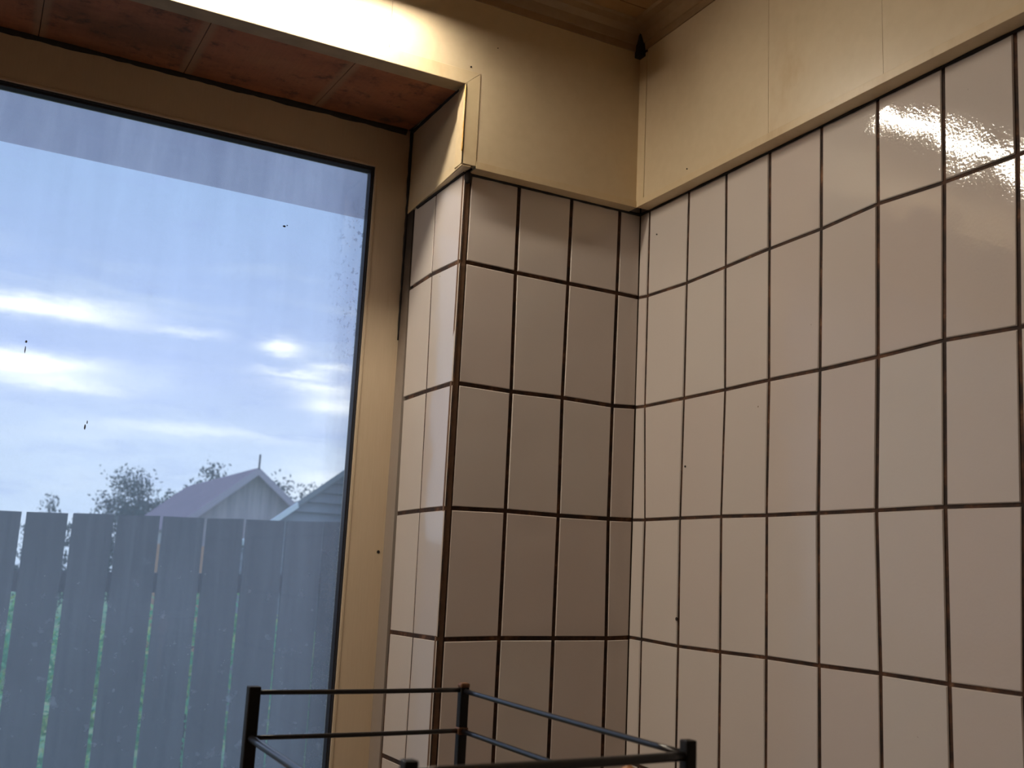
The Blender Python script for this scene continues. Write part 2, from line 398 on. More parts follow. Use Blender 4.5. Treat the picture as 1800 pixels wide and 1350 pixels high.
# ------------------------------------------------------------------ the back wall with its tiled pier
root = empty('wall_back', (-1.2, 0, FLOOR)); st(root, 'back wall: tiled pier and yellowed panelling around the window', 'wall')
mb = MB([M_DARKCORE])
mb.box(-.348, .1, .003, .34, FLOOR, .2)                        # pier core
mb.box(XL-.1, .1, .003, .34, .125, CEIL+.1)                    # lintel
mb.box(-.348, .1, -.004, .34, -.02, .125)
mb.box(XL-.1, WXL, .003, .34, FLOOR, .125)                     # far jamb
mb.box(WXL, -.348, .003, .34, FLOOR, WZB)                      # below the window
mb.build('wall_core', root)

mb = MB([M_GROUT, M_EDGE])
mb.box(-.3535, -.0005, .0022, .006, -1.3, -.02)
mb.box(-.3535, -.349, .001, .20, -1.3, -.02)
mb.box(-.3545, -.3425, .0004, .006, -1.3, -.02, 1)
mb.build('grout', root)

def pier_at(r, i):
    if i is None: return 4
    lv = [hline([[q[j][0] for q in PIER] for j in range(5)][i], r), hline([[q[j][1] for q in PIER] for j in range(5)][i], r)]
    return lv
def make_at(T, x0=None, xlast=None):
    n = len(T[0])
    def f(r, i):
        if i is None: return n-1
        z = [row[i][1] for row in T]; u = [row[i][0] for row in T]
        if i == 0 and x0 is not None: u = [x0]*4
        if i == n-1 and xlast is not None: u = [xlast]*4
        if r == 0: return (u[0]-(u[1]-u[0])*.6, 2*z[0]-z[1])
        if r <= 4: return (u[r-1], z[r-1])
        return (u[3]+(r-4)*.0, z[3]-(r-4)*B)
    return f
levels = list(range(8))
mb = MB([M_TILE, M_GROUT])
tiling(mb, lambda u, v, d: (u, -d, v), make_at(PIER, -.354, -.0002), levels, .0027, .0030, lo=.0135, hi=.0001)
tiling(mb, lambda u, v, d: (-.3545-d, u, v), make_at(REVEAL, -.002), levels, .0016, .0027, lo=.0008, hi=.001)
mb.build('tile_layer', root)

# cladding: upright boards with hairline joints
def slab(mb, P, Q, z0, z1, face, depth, axis, mi=0):
    a, b_ = sorted((P, Q))
    if axis == 'x': mb.box(a, b_, -face, -face+depth, z0, z1, mi)
    else: mb.box(-face, -face+depth, a, b_, z0, z1, mi)
mb = MB([M_CLAD, M_MOULD_SHADE])
xs = [-CF, -.511, -.734, -.957, -1.18, -1.403, -1.626, -1.849, -2.072, -2.295, -2.518, -2.741, -2.964, XL]
for i in range(len(xs)-1):
    a, b_ = xs[i]-(.0 if i != 1 else 0), xs[i+1]
    gap = .0 if i == 0 else .0003
    zlo = ZB+.001 if b_ > -.372 else .098
    if a > -.372 > b_ and True:
        slab(mb, a-gap, -.366, ZB+.001, .26, CF, .012, 'x'); slab(mb, -.366, b_+.0003, .099, .26, CF, .012, 'x')
    elif b_ >= WXL or a < WXL: slab(mb, a-gap, b_+.0003, zlo if b_ > -.372 else (.099 if b_ >= WXL else ZB), .26, CF, .012, 'x')
    else: slab(mb, a-gap, b_+.0003, .099, .26, CF, .012, 'x')
# cladding of the reveal above the tiles
mb.hexa([(-.372, -CF+.002, ZB+.001), (-.35, -CF+.002, ZB+.001), (-.35, FY, ZB+.001), (-.356, FY, ZB+.001),
         (-.372, -CF+.002, .12), (-.35, -CF+.002, .12), (-.35, FY, .125), (-.356, FY, .125)], 0)
mb.build('wall_cladding', root)

mb = MB([M_SOFF, M_MOULD_SHADE])
js = [WXL, -1.700, -1.471, -1.241, -1.0117, -.7823, -.5517, -.366]
for a, b_ in zip(js[:-1], js[1:]):
    mb.hexa([(a+.0006, -CF+.006, .0995), (b_-.0006, -CF+.006, .0995), (b_-.0006, FY+.002, .1185), (a+.0006, FY+.002, .1185),
             (a+.0006, -CF+.006, .108), (b_-.0006, -CF+.006, .108), (b_-.0006, FY+.002, .13), (a+.0006, FY+.002, .13)], 0)
mb.build('soffit_board', root)
mb = MB([M_SOFFLIP])
mb.hexa([(WXL, -CF+.001, .0975), (-.371, -CF+.001, .0975), (-.371, .012, .1002), (WXL, .012, .1002),
         (WXL, -CF+.001, .102), (-.371, -CF+.001, .102), (-.371, .012, .104), (WXL, .012, .104)])
mb.build('soffit_lip', root)

# black mould where soffit, reveal and frame meet: a ragged bead
mb = MB([M_MOULD_SHADE]); rnd = random.Random(5)
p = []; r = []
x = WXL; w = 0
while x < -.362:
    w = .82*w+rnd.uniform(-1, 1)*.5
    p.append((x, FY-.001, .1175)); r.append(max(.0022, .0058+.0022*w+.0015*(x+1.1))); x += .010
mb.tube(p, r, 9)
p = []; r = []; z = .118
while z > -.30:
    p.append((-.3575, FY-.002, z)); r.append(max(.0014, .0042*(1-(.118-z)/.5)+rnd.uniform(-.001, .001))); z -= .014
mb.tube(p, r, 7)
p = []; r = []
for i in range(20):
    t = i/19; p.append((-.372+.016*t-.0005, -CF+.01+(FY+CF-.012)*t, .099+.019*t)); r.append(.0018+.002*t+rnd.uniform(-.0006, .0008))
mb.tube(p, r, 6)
mb.build('mould', root, smooth=True)

# plastic profiles
mb = MB([M_PROF])
mb.hexa([(-.3745, -CF-.0009, ZB), (-.347, -CF-.0009, ZB), (-.347, -CF+.001, ZB), (-.3745, -CF+.001, ZB),
         (-.3745, -CF-.0009, .0965), (-.347, -CF-.0009, .121), (-.347, -CF+.001, .121), (-.3745, -CF+.001, .0965)])
mb.hexa([(-.3735, -CF-.0009, ZB), (-.3705, -CF-.0009, ZB), (-.3705, .0, ZB), (-.3735, .0, ZB),
         (-.3735, -CF-.0009, .098), (-.3705, -CF-.0009, .098), (-.3705, .0, .100), (-.3735, .0, .100)])
mb.hexa([(WXL, -CF-.0009, .0965), (-.3748, -CF-.0009, .0965), (-.3748, -CF+.001, .0965), (WXL, -CF+.001, .0965),
         (WXL, -CF-.0009, .1215), (-.3475, -CF-.0009, .1215), (-.3475, -CF+.001, .1215), (WXL, -CF+.001, .1215)])
mb.build('corner_profile', root, bevel=.0006)
mb = MB([M_PROF])
mb.box(-.3465, -CF, -CF+.0016, -.0005, ZB-.0030, ZB-.0003)      # start profile under the pier cladding
mb.box(-.3465, -CF, -CF-.0012, -CF+.0014, ZB-.0035, ZB+.009)
mb.hexa([(-.3705, -CF, ZB-.003), (-.3555, -CF, ZB-.003), (-.3545, FY-.004, ZB-.003), (-.3552, FY-.004, ZB-.003),
         (-.3705, -CF, ZB-.0003), (-.3555, -CF, ZB-.0003), (-.3545, FY-.004, ZB-.0003), (-.3552, FY-.004, ZB-.0003)])
mb.hexa([(-.3728, -CF, ZB-.003), (-.371, -CF, ZB-.003), (-.355, FY-.004, ZB-.003), (-.3568, FY-.004, ZB-.003),
         (-.3728, -CF, ZB+.012), (-.371, -CF, ZB+.012), (-.355, FY-.004, ZB+.012), (-.3568, FY-.004, ZB+.012)])
mb.build('start_profile', root, bevel=.0006)
mb = MB([M_RUST]); p = []; r = []; z = -.022
while z < .094: p.append((-.3742, -CF-.0014, z)); r.append(.0014+rnd.uniform(-.0003, .0005)); z += .006
mb.tube(p, r, 7); tag(mb.build('worn_edge', root, smooth=True), 'rust-orange worn edge of the corner profile')
def bead(mb, P, Q, r0, r1, wob, step=.012, n=7, rnd=random.Random(8)):
    P, Q = Vector(P), Vector(Q); N = max(3, int((Q-P).length/step)); w = 0; pp = []; rr_ = []
    for i in range(N+1):
        w = .75*w+rnd.uniform(-1, 1)*.5; t = i/N
        pp.append(P+(Q-P)*t+Vector((0, 0, wob*.35*w))); rr_.append(max(.0006, (r0+(r1-r0)*t)*(1+.45*w)))
    mb.tube(pp, rr_, n)
mb = MB([M_MOULD_SHADE])  # first two beads paint the shadow line under the cladding; third is corner grime
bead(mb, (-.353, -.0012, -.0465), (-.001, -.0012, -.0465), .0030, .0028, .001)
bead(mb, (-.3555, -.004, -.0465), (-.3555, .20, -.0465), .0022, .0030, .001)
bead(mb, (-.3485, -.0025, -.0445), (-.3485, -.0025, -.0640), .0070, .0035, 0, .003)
mb.build('shadow_grime_line', root, smooth=True)
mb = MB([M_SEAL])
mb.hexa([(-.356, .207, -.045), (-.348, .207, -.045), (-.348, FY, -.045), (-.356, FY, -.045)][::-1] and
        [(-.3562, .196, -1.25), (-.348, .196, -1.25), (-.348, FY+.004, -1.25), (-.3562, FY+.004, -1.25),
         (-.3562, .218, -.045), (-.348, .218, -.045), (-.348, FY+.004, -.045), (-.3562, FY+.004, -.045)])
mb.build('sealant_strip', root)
# plain tiles left of the window (beyond the picture)
mb = MB([M_TILE, M_GROUT])
mb.box(XL, WXL, .001, .004, FLOOR, ZB, 1)
u = WXL
while u > XL+A:
    for j in range(11): mb.box(u-A+.0025, u-.0025, -.003, .002, -.2-j*B-.0+.003-.2+.2-.2, -.2-j*B-.003) if -.2-j*B-.2 > FLOOR-.1 else None
    u -= A
mb.build('side_tiling', root)

# ------------------------------------------------------------------ right wall
rr = empty('wall_right', (0, -1.9, FLOOR)); st(rr, 'right wall: cream glazed tiles below a band of yellowed panelling', 'wall')
mb = MB([M_DARKCORE]); mb.box(.003, .1, YB, .003, FLOOR, CEIL+.1); mb.build('wall_core', rr)
mb = MB([M_GROUT]); mb.box(.0022, .006, YB, -.0005, FLOOR, -.02); mb.build('grout', rr)
EXT = [list(row) for row in RIGHT]
for row in EXT:
    row[0] = (0, row[0][1])
    for j in range(24): row.append((row[-1][0]-A, row[-1][1]))
base_at = make_at(EXT, -.0002)
mb = MB([M_TILE, M_GROUT])
tiling(mb, lambda u, v, d: (-d, u, v), base_at, list(range(11)), .0023, .0020, jig=.0007, lo=.0001)
mb.build('tile_layer', rr)
mb = MB([M_CLAD, M_PROF])
ys = [-CF-.022, -.3745, -.597, -.82, -1.043, -1.266, -1.489, -1.712, -1.935, -2.158, -2.381, -2.604, -2.827, -3.05, -3.273, -3.496, YB]
for a, b_ in zip(ys[:-1], ys[1:]): slab(mb, a-.0003, b_+.0003, ZB+.001, .26, CF, .012, 'y')
mb.build('wall_cladding', rr)
mb = MB([M_PROF])
mb.box(-CF+.0016, -.0005, YB, -CF-.001, ZB-.0030, ZB-.0003)
mb.box(-CF-.0012, -CF+.0014, YB, -CF-.001, ZB-.0035, ZB+.0095)
mb.build('start_profile', rr, bevel=.0006)
mb = MB([M_MOULD_SHADE]); bead(mb, (-.0012, -.002, -.0465), (-.0012, -2.6, -.0465), .0026, .0026, .001); mb.build('shadow_grime_line', rr, smooth=True)  # black bead paints the shadow line below the panelling
mb = MB([M_PROF])
mb.box(-CF-.0014, -CF+.002, -CF-.022, -CF+.001, ZB+.006, .245)
mb.build('corner_profile', rr, bevel=.0006)

def spot(root_, c, axis, r):
    mb = MB([M_MOULD_SHADE]); c = Vector(c); e = Vector((.0012, 0, 0)) if axis == 0 else Vector((0, .0012, 0))
    mb.tube([c-e, c+e*.2], [r, r*.8], 9); mb.build('dirt_spot', root_)
for c, r in (((0, -.1336, -.7567), .0030), ((0, -.1485, -.5154), .0018), ((0, -.0533, -.0973), .0015)): spot(rr, c, 0, r)
spot(rr, (-.028, -.1755, -.0227), 0, .0013); spot(root, (-.3661, -.028, .1286), 1, .0016); spot(root, (-.3187, -.028, .1765), 1, .0009)
# ------------------------------------------------------------------ cornice, ceiling, rest of the room
def cornice(axis, a, b_, name, label):
    prof = [(CF, .250), (CF+.0025, .2495), (CF+.004, .262), (CF+.0065, .263), (CF+.012, .277), (CF+.022, .285), (CF+.036, .2875), (CF+.040, .2915), (CF, .2915)]
    mb = MB([M_CORN]); n = len(prof)
    P = [((a, -d, z) if axis == 'x' else (-d, a, z)) for d, z in prof] + [((b_, -d, z) if axis == 'x' else (-d, b_, z)) for d, z in prof]
    mb.quads(P, [tuple(range(n)), tuple(range(2*n-1, n-1, -1))] + [(i, i+n, (i+1) % n+n, (i+1) % n) for i in range(n)])
    o = mb.build(name); st(o, label, 'trim')
cornice('x', XL, -.041, 'trim_1', 'brown cornice between the window wall panelling and the ceiling')
cornice('y', -.046, YB, 'trim_2', 'brown cornice between the right wall panelling and the ceiling')
mb = MB([M_MOULD_SHADE]); mb.box(-.0415, -.0285, -.0455, -.0285, .238, .291); o = mb.build('gap_shade_block'); st(o, 'black block painting the shade in the open gap where the two cornices fail to meet', 'gap')  # solid black box paints the shade inside the corner gap
mb = MB([M_CEIL, M_MOULD_SHADE])
y = YB
while y < .0: mb.box(XL, 0, y+.0007, min(y+.098, .003), CEIL, CEIL+.01, 0); y += .1
mb.box(XL-.1, .1, YB-.1, .34, CEIL+.009, CEIL+.1, 1)
st(mb.build('ceiling'), 'brown boarded ceiling', 'ceiling')
mb = MB([M_FLOOR]); mb.box(XL, 0, YB, .003, FLOOR-.1, FLOOR); st(mb.build('floor'), 'brown linoleum floor', 'floor')
mb = MB([M_PLASTER]); mb.box(XL-.1, XL, YB, .003, FLOOR, CEIL+.05); st(mb.build('wall_left'), 'plain plastered wall left of the window', 'wall')
mb = MB([M_PLASTER]); mb.box(XL-.1, .1, YB-.1, YB, FLOOR, CEIL+.05); st(mb.build('wall_front'), 'plain plastered wall facing the window', 'wall')

# ------------------------------------------------------------------ window
wn = empty('window_1', (-1.1, FY, WZB)); st(wn, 'large window in a yellowed frame with a dirty pane', 'window')
FW = .070; OX0, OX1, OZ0, OZ1 = WXL, -.3535, WZB, .121; IX0, IX1, IZ0, IZ1 = WXL+FW, -.4240, WZB+FW, .0345
def ring(mb, o, i, y0, y1, mi=0):
    (ox0, ox1, oz0, oz1), (ix0, ix1, iz0, iz1) = o, i
    oc = [(ox0, oz0), (ox1, oz0), (ox1, oz1), (ox0, oz1)]; ic = [(ix0, iz0), (ix1, iz0), (ix1, iz1), (ix0, iz1)]
    P = [(x, y0, z) for x, z in oc]+[(x, y0, z) for x, z in ic]+[(x, y1, z) for x, z in oc]+[(x, y1, z) for x, z in ic]
    fs = []
    for j in range(4):
        q = (j+1) % 4
        fs += [(j, q, 4+q, 4+j), (8+j, 12+j, 12+q, 8+q), (j, 8+j, 8+q, q), (4+j, 4+q, 12+q, 12+j)]
    mb.quads(P, fs, mi)
mb = MB([M_FRAME]); ring(mb, (OX0, OX1, OZ0, OZ1), (IX0, IX1, IZ0, IZ1), FY, FY+.048)
mb.build('frame', wn, bevel=.0022, seg=3)
mb = MB([M_FRAME]); e = .005
ring(mb, (IX0-.004, IX1+.004, IZ0-.004, IZ1+.004), (IX0+.001, IX1-.001, IZ0+.001, IZ1-.001), FY-.0012, FY+.004)
mb.build('glazing_bead', wn, bevel=.0008)
mb = MB([M_GASK]); e = .0065
ring(mb, (IX0, IX1, IZ0, IZ1), (IX0+e, IX1-e, IZ0+e, IZ1-.008), FY+.006, FY+.024)
ring(mb, (IX0, IX1, IZ0, IZ1), (IX0+.004, IX1-.004, IZ0+.004, IZ1-.004), FY+.003, FY+.007)
mb.build('gasket', wn, bevel=.001)
mb = MB([M_GLASS]); mb.box(IX0+.002, IX1-.002, FY+.0245, FY+.0285, IZ0+.002, IZ1-.002)
mb.build('pane', wn)
mb = MB([M_FILM]); mb.hexa([(IX0+.006, FY+.0296, -.052), (IX1-.003, FY+.0296, -.0618), (IX1-.003, FY+.0299, -.0618), (IX0+.006, FY+.0299, -.052),
                            (IX0+.006, FY+.0296, IZ1-.004), (IX1-.003, FY+.0296, IZ1-.004), (IX1-.003, FY+.0299, IZ1-.004), (IX0+.006, FY+.0299, IZ1-.004)])
tag(mb.build('tint_strip', wn), 'greyish translucent strip along the head of the pane')
# small dirt spots on the pane
mb = MB([M_MOULD_SHADE])
for (x, z, rx, rz) in [(-.867, -.502, .0013, .0045), (-.8645, -.494, .0008, .003), (-.578, -.107, .0028, .0018), (-.573, -.1045, .0012, .001), (-.968, -.39, .0009, .006), (-.968, -.377, .0016, .0022)]:
    b0 = len(mb.v); n = 9
    ys_ = [FY+.0243, FY+.0247]
    vs = [(x+rx*math.cos(2*math.pi*j/n)*(1+.2*math.sin(3*j)), yy, z+rz*math.sin(2*math.pi*j/n)) for yy in ys_ for j in range(n)]
    mb.quads(vs, [tuple(range(n)), tuple(range(2*n-1, n-1, -1))]+[(j, j+n, (j+1) % n+n, (j+1) % n) for j in range(n)])
mb.build('dirt_spot', wn)

mb = MB([M_MOULD_SHADE]); mb.tube([(-.3654, FY-.0006, -.6718), (-.3654, FY+.002, -.6718)], .0028, 9); mb.build('dirt_spot', wn)

# ------------------------------------------------------------------ tube lamp above the window (out of the picture, mirrored in the tiles)
LX0, LX1, LY, LZ = -1.32, -.445, -.122, .224
lt = empty('tube_light', (-.88, LY, CEIL)); tag(lt, 'warm tube lamp on the ceiling above the window, mirrored in the tiles', 'lamp')
mb = MB([M_WHITE]); mb.box(LX0-.012, LX1+.012, LY-.03, -.090, .2465, CEIL-.0005); mb.box(LX0-.012, LX1+.012, -.0965, -.0925, .2085, .247); mb.box(LX0-.012, LX1+.012, LY-.030, LY-.027, .218, .247); mb.build('housing', lt, bevel=.004)  # side plates added to shade the panelling and right wall from the tube
mb = MB([M_TUBE]); mb.tube([(LX0, LY, LZ), (LX1, LY, LZ)], .0145, 16); mb.build('tube', lt, smooth=False)
mb = MB([M_WHITE])
for x in (LX0, LX1): mb = MB([M_WHITE]); mb.box(x-.012, x+.012, LY-.026, -.093, .1985, .247); mb.build('lamp_holder', lt, bevel=.003)

dl = empty('fill_light_drum', (-2.6, -.36, CEIL)); tag(dl, 'added unseen drum-shaped fill light on the ceiling in the left part of the room', 'lamp')  # added out of view as warm fill for the room
mb = MB([M_FILL]); mb.tube([(-2.6, -.36, .205), (-2.6, -.36, .275)], .17, 24); mb.build('fill_drum_shade', dl)
mb = MB([M_WHITE]); mb.tube([(-2.6, -.36, .2755), (-2.6, -.36, CEIL-.0005)], .18, 24); mb.build('base', dl)

# ------------------------------------------------------------------ worktop and wire rack
WT = -1.25
wt = empty('kitchen_cabinet', (-1.2, -.5, FLOOR)); tag(wt, 'cream base cabinet under the worktop below the window', 'cabinet')
mb = MB([M_CAB]); mb.box(-2.0, -.012, -.92, -.02, FLOOR+.08, WT-.04); mb.build('body', wt, bevel=.002)
mb = MB([M_CAB]); mb.box(-1.96, -.06, -.88, -.02, FLOOR, FLOOR+.08); mb.build('plinth', wt)
for i in range(4):
    x0 = -1.995+i*.495
    mb = MB([M_CAB]); mb.box(x0+.003, x0+.49, -.938, -.92, FLOOR+.085, WT-.045); d = mb.build('door', wt, bevel=.002)
    mb = MB([M_WHITE]); mb.tube([(x0+.44, -.945, -1.45), (x0+.44, -.96, -1.45), (x0+.44, -.96, -1.6), (x0+.44, -.945, -1.6)], .004, 8)
    d['org'] = (wt.location.x, wt.location.y, wt.location.z); mb.build('handle', d, smooth=True)
mb = MB([M_WORKTOP]); mb.box(-2.02, -.012, -.96, -.008, WT-.04, WT)
tag(mb.build('worktop', bevel=.004), 'grey worktop slab under the black wire rack', 'worktop')

RA, RB, RC, RD = (-.746, -.4515), (-.511, -.438), (-.500, -.827), (-.748, -.862)
RT, RL = -.826, -.872
rk = empty('wire_rack', (-.627, -.645, WT)); tag(rk, 'black wire rack with square posts standing before the window corner', 'rack')
def post(c, w, dz=.003):
    name = 'post'; x, y = c; mb = MB([M_POST]); h = w/2; mb.box(x-h, x+h, y-h, y+h, WT+.0005, RT+dz); return mb.build(name, rk, bevel=.0012)
post(RA, .0120); post(RB, .0100); post(RC, .0100); post(RD, .0100, .002)
mb = MB([M_RUSTY]); x, y = RB; mb.box(x-.0056, x+.0056, y-.0056, y+.0056, RT-.001, RT+.0045); tag(mb.build('post_cap', rk, bevel=.002), 'rusty worn cap')
mb = MB([M_RUSTY]); mb.box(x-.006, x+.006, y-.006, y+.006, RL-.004, RL+.004); tag(mb.build('weld_joint', rk, bevel=.0015), 'rusty joint on the far post')
def rail(P, Q, z0, z1, r):
    mb = MB([M_BLACKMET]); n = 10
    mb.tube([(P[0]+(Q[0]-P[0])*t/n, P[1]+(Q[1]-P[1])*t/n, z0+(z1-z0)*t/n-.0006*math.sin(math.pi*t/n)) for t in range(n+1)], r, 12)
    return mb.build('rail', rk, smooth=True)
rail(RA, RB, RT-.003, RT-.003, .0025); rail(RB, RC, RT-.004, RT-.008, .0027); rail(RC, RD, RT-.009, RT-.0065, .0038)
rail(RA, RB, RL, RL, .0024); rail(RB, RC, RL, RL-.002, .0028); rail(RA, RD, RL, RL, .0036); rail(RC, RD, RL-.03, RL-.03, .003)
for zl in (-1.05, -1.2):
    for P, Q in ((RA, RB), (RB, RC), (RC, RD), (RD, RA)): rail(P, Q, zl, zl, .0028)
    mb = MB([M_BLACKMET])
    for i in range(1, 16):
        t = i/16; mb.tube([(RA[0]+(RD[0]-RA[0])*t, RA[1]+(RD[1]-RA[1])*t, zl), (RB[0]+(RC[0]-RB[0])*t, RB[1]+(RC[1]-RB[1])*t, zl)], .0015, 6)
    mb.build('wire_shelf', rk, smooth=True)
# wooden utensil standing in the rack, only its round head shows
mb = MB([M_WOOD]); ux, uy, uz = -.530, -.790, -.846
p = []; r = []
for i in range(11):
    t = i/10; p.append((ux, uy, uz-.001-.045*(1-t))); r.append(.012*math.sin(math.pi*(.12+.80*t))**.6 if t < 1 else .002)
p = [(ux, uy, -1.049), (ux, uy, uz-.05)] + p; r = [.0055, .0055] + r
mb.tube(p, r, 16)
tag(mb.build('wooden_spoon', smooth=True), 'orange-brown wooden utensil with a rounded head standing inside the wire rack', 'spoon')

# ------------------------------------------------------------------ outdoors
GZ = -2.35
def dirpt(az, el, dist):          # a point seen from the kitchen at a given bearing and horizontal distance
    a = math.radians(az); return (CX+dist*math.sin(a), CY+dist*math.cos(a), CZ+dist*math.tan(math.radians(el)))
mb = MB([M_GRASS]); 
for i in range(24):
    for j in range(24):
        x0, x1 = -30+i*3.2, -30+(i+1)*3.2; y0, y1 = .36+j*3.2, .36+(j+1)*3.2
        hz = lambda x, y: GZ+.05*math.sin(x*.7)*math.cos(y*.5)
        mb.face([(x0, y0, hz(x0, y0)), (x1, y0, hz(x1, y0)), (x1, y1, hz(x1, y1)), (x0, y1, hz(x0, y1))])
tag(mb.build('ground'), kind='structure', label='grass of the garden beyond the fence', cat='ground')
mb = MB([M_PLASTER]); mb.box(XL-1, 1.5, .34, .42, GZ-.2, WZB-.02); mb.box(-.34, 1.5, .34, .42, WZB-.02, 1.2); mb.box(XL-1, WXL, .34, .42, WZB-.02, 1.2); mb.box(WXL, -.34, .34, .42, .13, 1.2)
st(mb.build('trim_4'), 'outer face of the house wall around the window', 'wall')

# fence: upright boards, narrow gaps, rails behind
FYD = 2.5; dF = FYD-CY
gaps = [2.69, 4.82, 6.96, 9.17, 11.37, 13.36, 15.44, 17.44]
gx_ = [CX+dF*math.tan(math.radians(a)) for a in gaps]
gw = [.016, .018, .015, .013, .014, .012, .010, .009]
pit = .148
for i in range(9): gx_.insert(0, gx_[0]-pit); gw.insert(0, random.uniform(.005, .011))
for i in range(12): gx_.append(gx_[-1]+pit-.004); gw.append(random.uniform(.004, .008))
topz = lambda x: CZ+.1445+.034*(x-(-.86)) if x < .4 else CZ+.187
fe = empty('board_fence', (-.3, FYD, GZ)); tag(fe, 'weathered grey fence of upright boards with narrow gaps', 'fence')
mb = MB([M_FENCE]); rnd = random.Random(3)
for i in range(len(gx_)-1):
    a, b_ = gx_[i]+gw[i]/2, gx_[i+1]-gw[i+1]/2; t0, t1 = topz(a)+rnd.uniform(-.002, .002), topz(b_)+rnd.uniform(-.002, .002)
    off = rnd.uniform(-.003, .003)
    sk0 = rnd.uniform(-.0015, .0015)
    mb.hexa([(a+sk0-.0, FYD+off, GZ+.03), (b_-.0, FYD+off, GZ+.03), (b_, FYD+off+.02, GZ+.03), (a+sk0, FYD+off+.02, GZ+.03),
             (a, FYD+off, t0), (b_, FYD+off, t1), (b_, FYD+off+.02, t1), (a, FYD+off+.02, t0)], 0, rnd.random())
mb.build('board_panel', fe)
for z0, z1 in ((CZ-.050, CZ-.121), (CZ-1.25, CZ-1.33)):
    mb = MB([M_FENCE]); xa, xb = gx_[0], gx_[-1]; sl = .036
    za, zb = (xa+.86)*sl, (.45+.86)*sl
    mb.hexa([(xa, FYD+.024, z1+za), (xb, FYD+.024, z1+zb+.03), (xb, FYD+.07, z1+zb+.03), (xa, FYD+.07, z1+za),
             (xa, FYD+.024, z0+za), (xb, FYD+.024, z0+zb+.03), (xb, FYD+.07, z0+zb+.03), (xa, FYD+.07, z0+za)])
    mb.build('rail', fe)
for x in (gx_[2]-.07, gx_[10]-.07, gx_[20]-.07):
    mb = MB([M_FENCE]); mb.box(x-.035, x+.035, FYD+.071, FYD+.13, GZ+.0, CZ+.08); mb.build('post', fe)

# first shed
def shed(name, label, P0, P1, Q0, R0, mats, wallmats, drop, slate=False):
    P0, P1, Q0, R0 = map(Vector, (P0, P1, Q0, R0)); ridge = P1-P0; n = ridge.normalized(); side = Vector((1, 0, 0))
    s = empty(name, (P0.x, P0.y, GZ)); tag(s, label, 'shed')
    qd = (Q0-P0); rd = (R0-P0); qe = P0+qd*1.18; re = P0+rd*1.55
    mb = MB([wallmats])                                        # gable wall and box below
    a, b_ = P0+qd*1.12+n*.25, P0+rd*1.45+n*.25; c = P0+n*.25-Vector((0, 0, .05))
    L = ridge*.97
    v = [a, b_, Vector((b_.x, b_.y, GZ)), Vector((a.x, a.y, GZ)), c]
    w = [p_+L for p_ in v]
    a_ = a-Vector((0, 0, .05)); 
    mb.quads(v+w, [(3, 2, 1, 4, 0), (8, 5, 9, 6, 7), (0, 3, 8, 5)[::-1], (1, 6, 7, 2)[::-1]])
    mb.build('wall', s)
    for nm, far in (('left', qe), ('right', re)):
        mb = MB([mats]); d = far-P0; nr = n.cross(d).normalized(); nr = nr if nr.z > 0 else -nr; th = nr*.05
        mb.hexa([P0-th, far-th, far+ridge-th, P0+ridge-th, P0, far, far+ridge, P0+ridge]); mb.build('roof_slope', s)
        mb = MB([M_VERGE]); dn = Vector((0, 0, -.14)); fw = -n*.04
        mb.hexa([P0+fw+dn, far+fw+dn, far+dn, P0+dn, P0+fw, far+fw, far, P0]); mb.build('verge_board', s)
    return s
sh = shed('wooden_shed', 'old shed with a vertical-boarded gable and a pinkish-grey roof beyond the fence', (3.7405, 17.9091, 1.0869), (3.6733, 24.4831, 1.0869), (2.5033, 17.8964, .0548), (4.5479, 17.9173, .4308), M_SHEDR, M_SHEDW, 0)
mb = MB([M_POST]); mb.tube([(3.7405, 17.88, 1.05), (3.7405, 17.88, 1.33)], .018, 8); mb.build('roof_rod', sh, smooth=True)
mb = MB([M_BRICK]); mb.box(1.6, 5.6, 17.2, 17.35, GZ, -.42); o = mb.build('brick_wall'); tag(o, 'low orange brick wall glimpsed through the upper fence gaps', 'wall')

# second shed, cut off by the window frame
d2 = 11.0
b0 = dirpt(14.98, 2.36, d2); b1 = dirpt(18.3, 5.0, d2+.1)
Pt = Vector(b0); Qt = Vector(b1); dd = Qt-Pt; apex = Pt+dd*1.25
s2 = empty('clad_shed', (apex.x, apex.y, GZ)); tag(s2, 'shed with horizontally lapped grey cladding cut off by the right window frame', 'shed')
lowL = Pt-dd*.55; R2 = Vector((2*apex.x-lowL.x, lowL.y, lowL.z))
mb = MB([M_SLATE]); N = 26; zb_, zt_ = lowL.z, apex.z
for i in range(N):
    z0 = GZ+(zt_-GZ)*i/N; z1 = GZ+(zt_-GZ)*(i+1)/N; tilt = .055
    def xr(z):
        if z <= lowL.z: return lowL.x+.02, R2.x-.02
        t = (z-lowL.z)/(apex.z-lowL.z); return lowL.x+(apex.x-lowL.x)*t+.02, R2.x+(apex.x-R2.x)*t-.02
    (a0, b00), (a1, b01) = xr(z0), xr(z1)
    rise = .045
    y_ = lowL.y
    mb.hexa([(a0, y_-.055, z0), (b00, y_-.055, z0+rise*0), (b00, y_+.03, z0), (a0, y_+.03, z0), (a1, y_, z1), (b01, y_, z1), (b01, y_+.03, z1), (a1, y_+.03, z1)])
mb.build('wall', s2)
mb = MB([M_SLATE]); bk = Vector((1.5, 4.75, 0)); th = Vector((-.02, 0, .05))
mb.hexa([lowL, apex, apex+bk, lowL+bk, lowL+th, apex+th, apex+bk+th, lowL+bk+th]); mb.build('roof_slope', s2)
mb = MB([M_SLATE]); th = Vector((.02, 0, .05)); mb.hexa([apex, R2, R2+bk, apex+bk, apex+th, R2+th, R2+bk+th, apex+bk+th]); mb.build('roof_slope', s2)
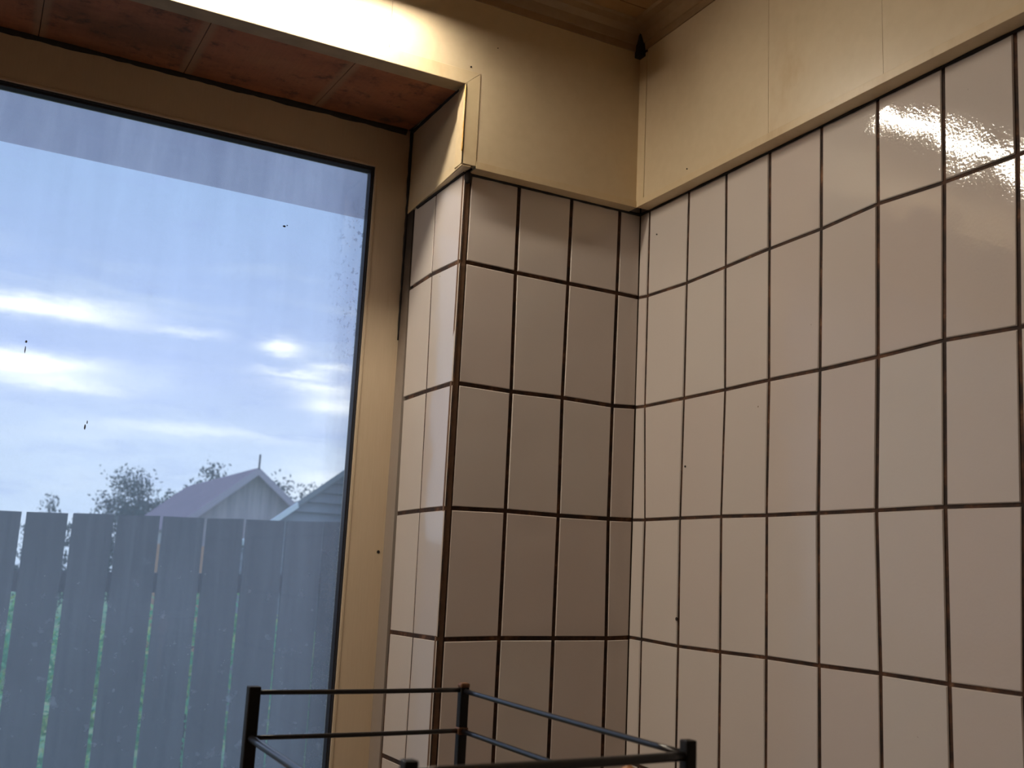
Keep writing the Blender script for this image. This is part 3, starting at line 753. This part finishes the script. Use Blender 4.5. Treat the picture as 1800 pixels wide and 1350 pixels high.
mb = MB([M_METAL]); a, b_ = Pt-dd*.5, Pt+dd*.29; f_ = Vector((0, -.06, 0)); u_ = Vector((-.012, 0, .055)); l_ = Vector((0, 0, .0))
mb.hexa([a+f_+l_, b_+f_+l_, b_+l_, a+l_, a+f_+u_, b_+f_+u_, b_+u_, a+u_]); tag(mb.build('edge_flashing', s2), 'pale bright edge strip')

# trees and shrubs
def tree(name, label, base, h, w, nleaf, lsize, M, seed, group=None, cat='tree', trunk=True, cone=.0):
    rnd = random.Random(seed); t = empty(name, (base[0], base[1], base[2])); tag(t, label, cat, group)
    bx, by, bz = base
    wood = MB([M_BARK]); tips = []
    wood.tube([(bx, by, bz), (bx+.02*w, by, bz+h*.4), (bx-.02*w, by, bz+h*.75), (bx, by, bz+h*.96)], [w*.035, w*.026, w*.014, w*.004], 7)
    nb = 26
    for i in range(nb):
        f = .12+.84*i/nb; a = i*2.4+rnd.random(); L = w*.5*(1-cone*f)*(rnd.uniform(.65, 1.1))*(1 if f > .3 else .8)*math.sqrt(max(.1, 1-(f-.45)**2*1.6))
        z0 = bz+h*f*.82; p0 = Vector((bx, by, z0)); p2 = p0+Vector((math.cos(a)*L, math.sin(a)*L, L*rnd.uniform(.25, .7))); p1 = (p0+p2)/2+Vector((0, 0, L*.06))
        p2.z = min(p2.z, bz+h); wood.tube([p0, p1, p2], [w*.012, w*.008, w*.003], 5)
        tips += [p1, p2, (p1+p2)/2, p2]
    tips += [Vector((bx, by, bz+h*q)) for q in (.8, .88, .94, .98)]
    wood.build('trunk', t, smooth=True)
    mb = MB([M])
    for i in range(nleaf):
        c = rnd.choice(tips); s_r = w*.085
        p = c+Vector((rnd.gauss(0, s_r), rnd.gauss(0, s_r), rnd.gauss(0, s_r*.8)))
        if p.z < bz+.02: p.z = bz+.02+rnd.random()*.1
        a = Vector((rnd.gauss(0, 1), rnd.gauss(0, 1), rnd.gauss(0, .7))).normalized(); b_ = a.orthogonal().normalized(); b_.rotate(Matrix.Rotation(rnd.random()*6.28, 3, a))
        l = lsize*rnd.uniform(.7, 1.3); cc = a.cross(b_)
        mb.quads([p-b_*l, p+cc*l*.45+a*l*.12, p+b_*l, p-cc*l*.45+a*l*.12], [(0, 1, 2), (0, 2, 3)])
    mb.build('foliage', t); return t
def planted(az, el_top, dist, w, *a, name='leafy_tree', label='', **kw):
    x, y, zt = dirpt(az, el_top, dist)
    return tree(name, label, (x, y, GZ-.02), zt-GZ+.02, w, *a, **kw)
planted(8.05, 4.05, 31, 2.7, 12000, .055, M_LEAFD, 4, label='dark loose tree left of the old shed beyond the fence')
planted(3.85, 2.75, 30, 1.5, 3500, .055, M_LEAFD, 9, label='small distant tree tip showing over the fence at the far left')
planted(11.4, 5.0, 34, 2.4, 7000, .07, M_LEAFD, 12, label='dark tree crown peeping over the ridge of the old shed')
planted(15.0, 4.35, 38, 3.2, 7000, .07, M_LEAFD, 15, label='dark tree behind the right roof slope of the old shed')
bl = ['bright green shrub behind the fence at the far left', 'bright green shrub behind the fence below the small distant tree', 'bright green shrub behind the fence below the dark loose tree',
      'bright green shrub behind the fence below the left shed roof', 'bright green shrub behind the fence below the shed gable', 'bright green shrub behind the fence below the shed roof rod',
      'bright green shrub behind the fence where the two sheds meet', 'bright green shrub behind the fence below the clad shed']
for i, az in enumerate((.8, 3.6, 6.2, 8.7, 11.2, 13.7, 16.0, 18.4)):
    planted(az, (-1.3, -.9, -1.2, -1.6, -1.2, -1.0, -1.5, -1.3)[i], 8.0+1.35*(i % 2), .50, 1500, .035, M_LEAFG, 30+i, name='garden_shrub', cat='shrub', group='shrubs glimpsed through the fence gaps', label=bl[i])
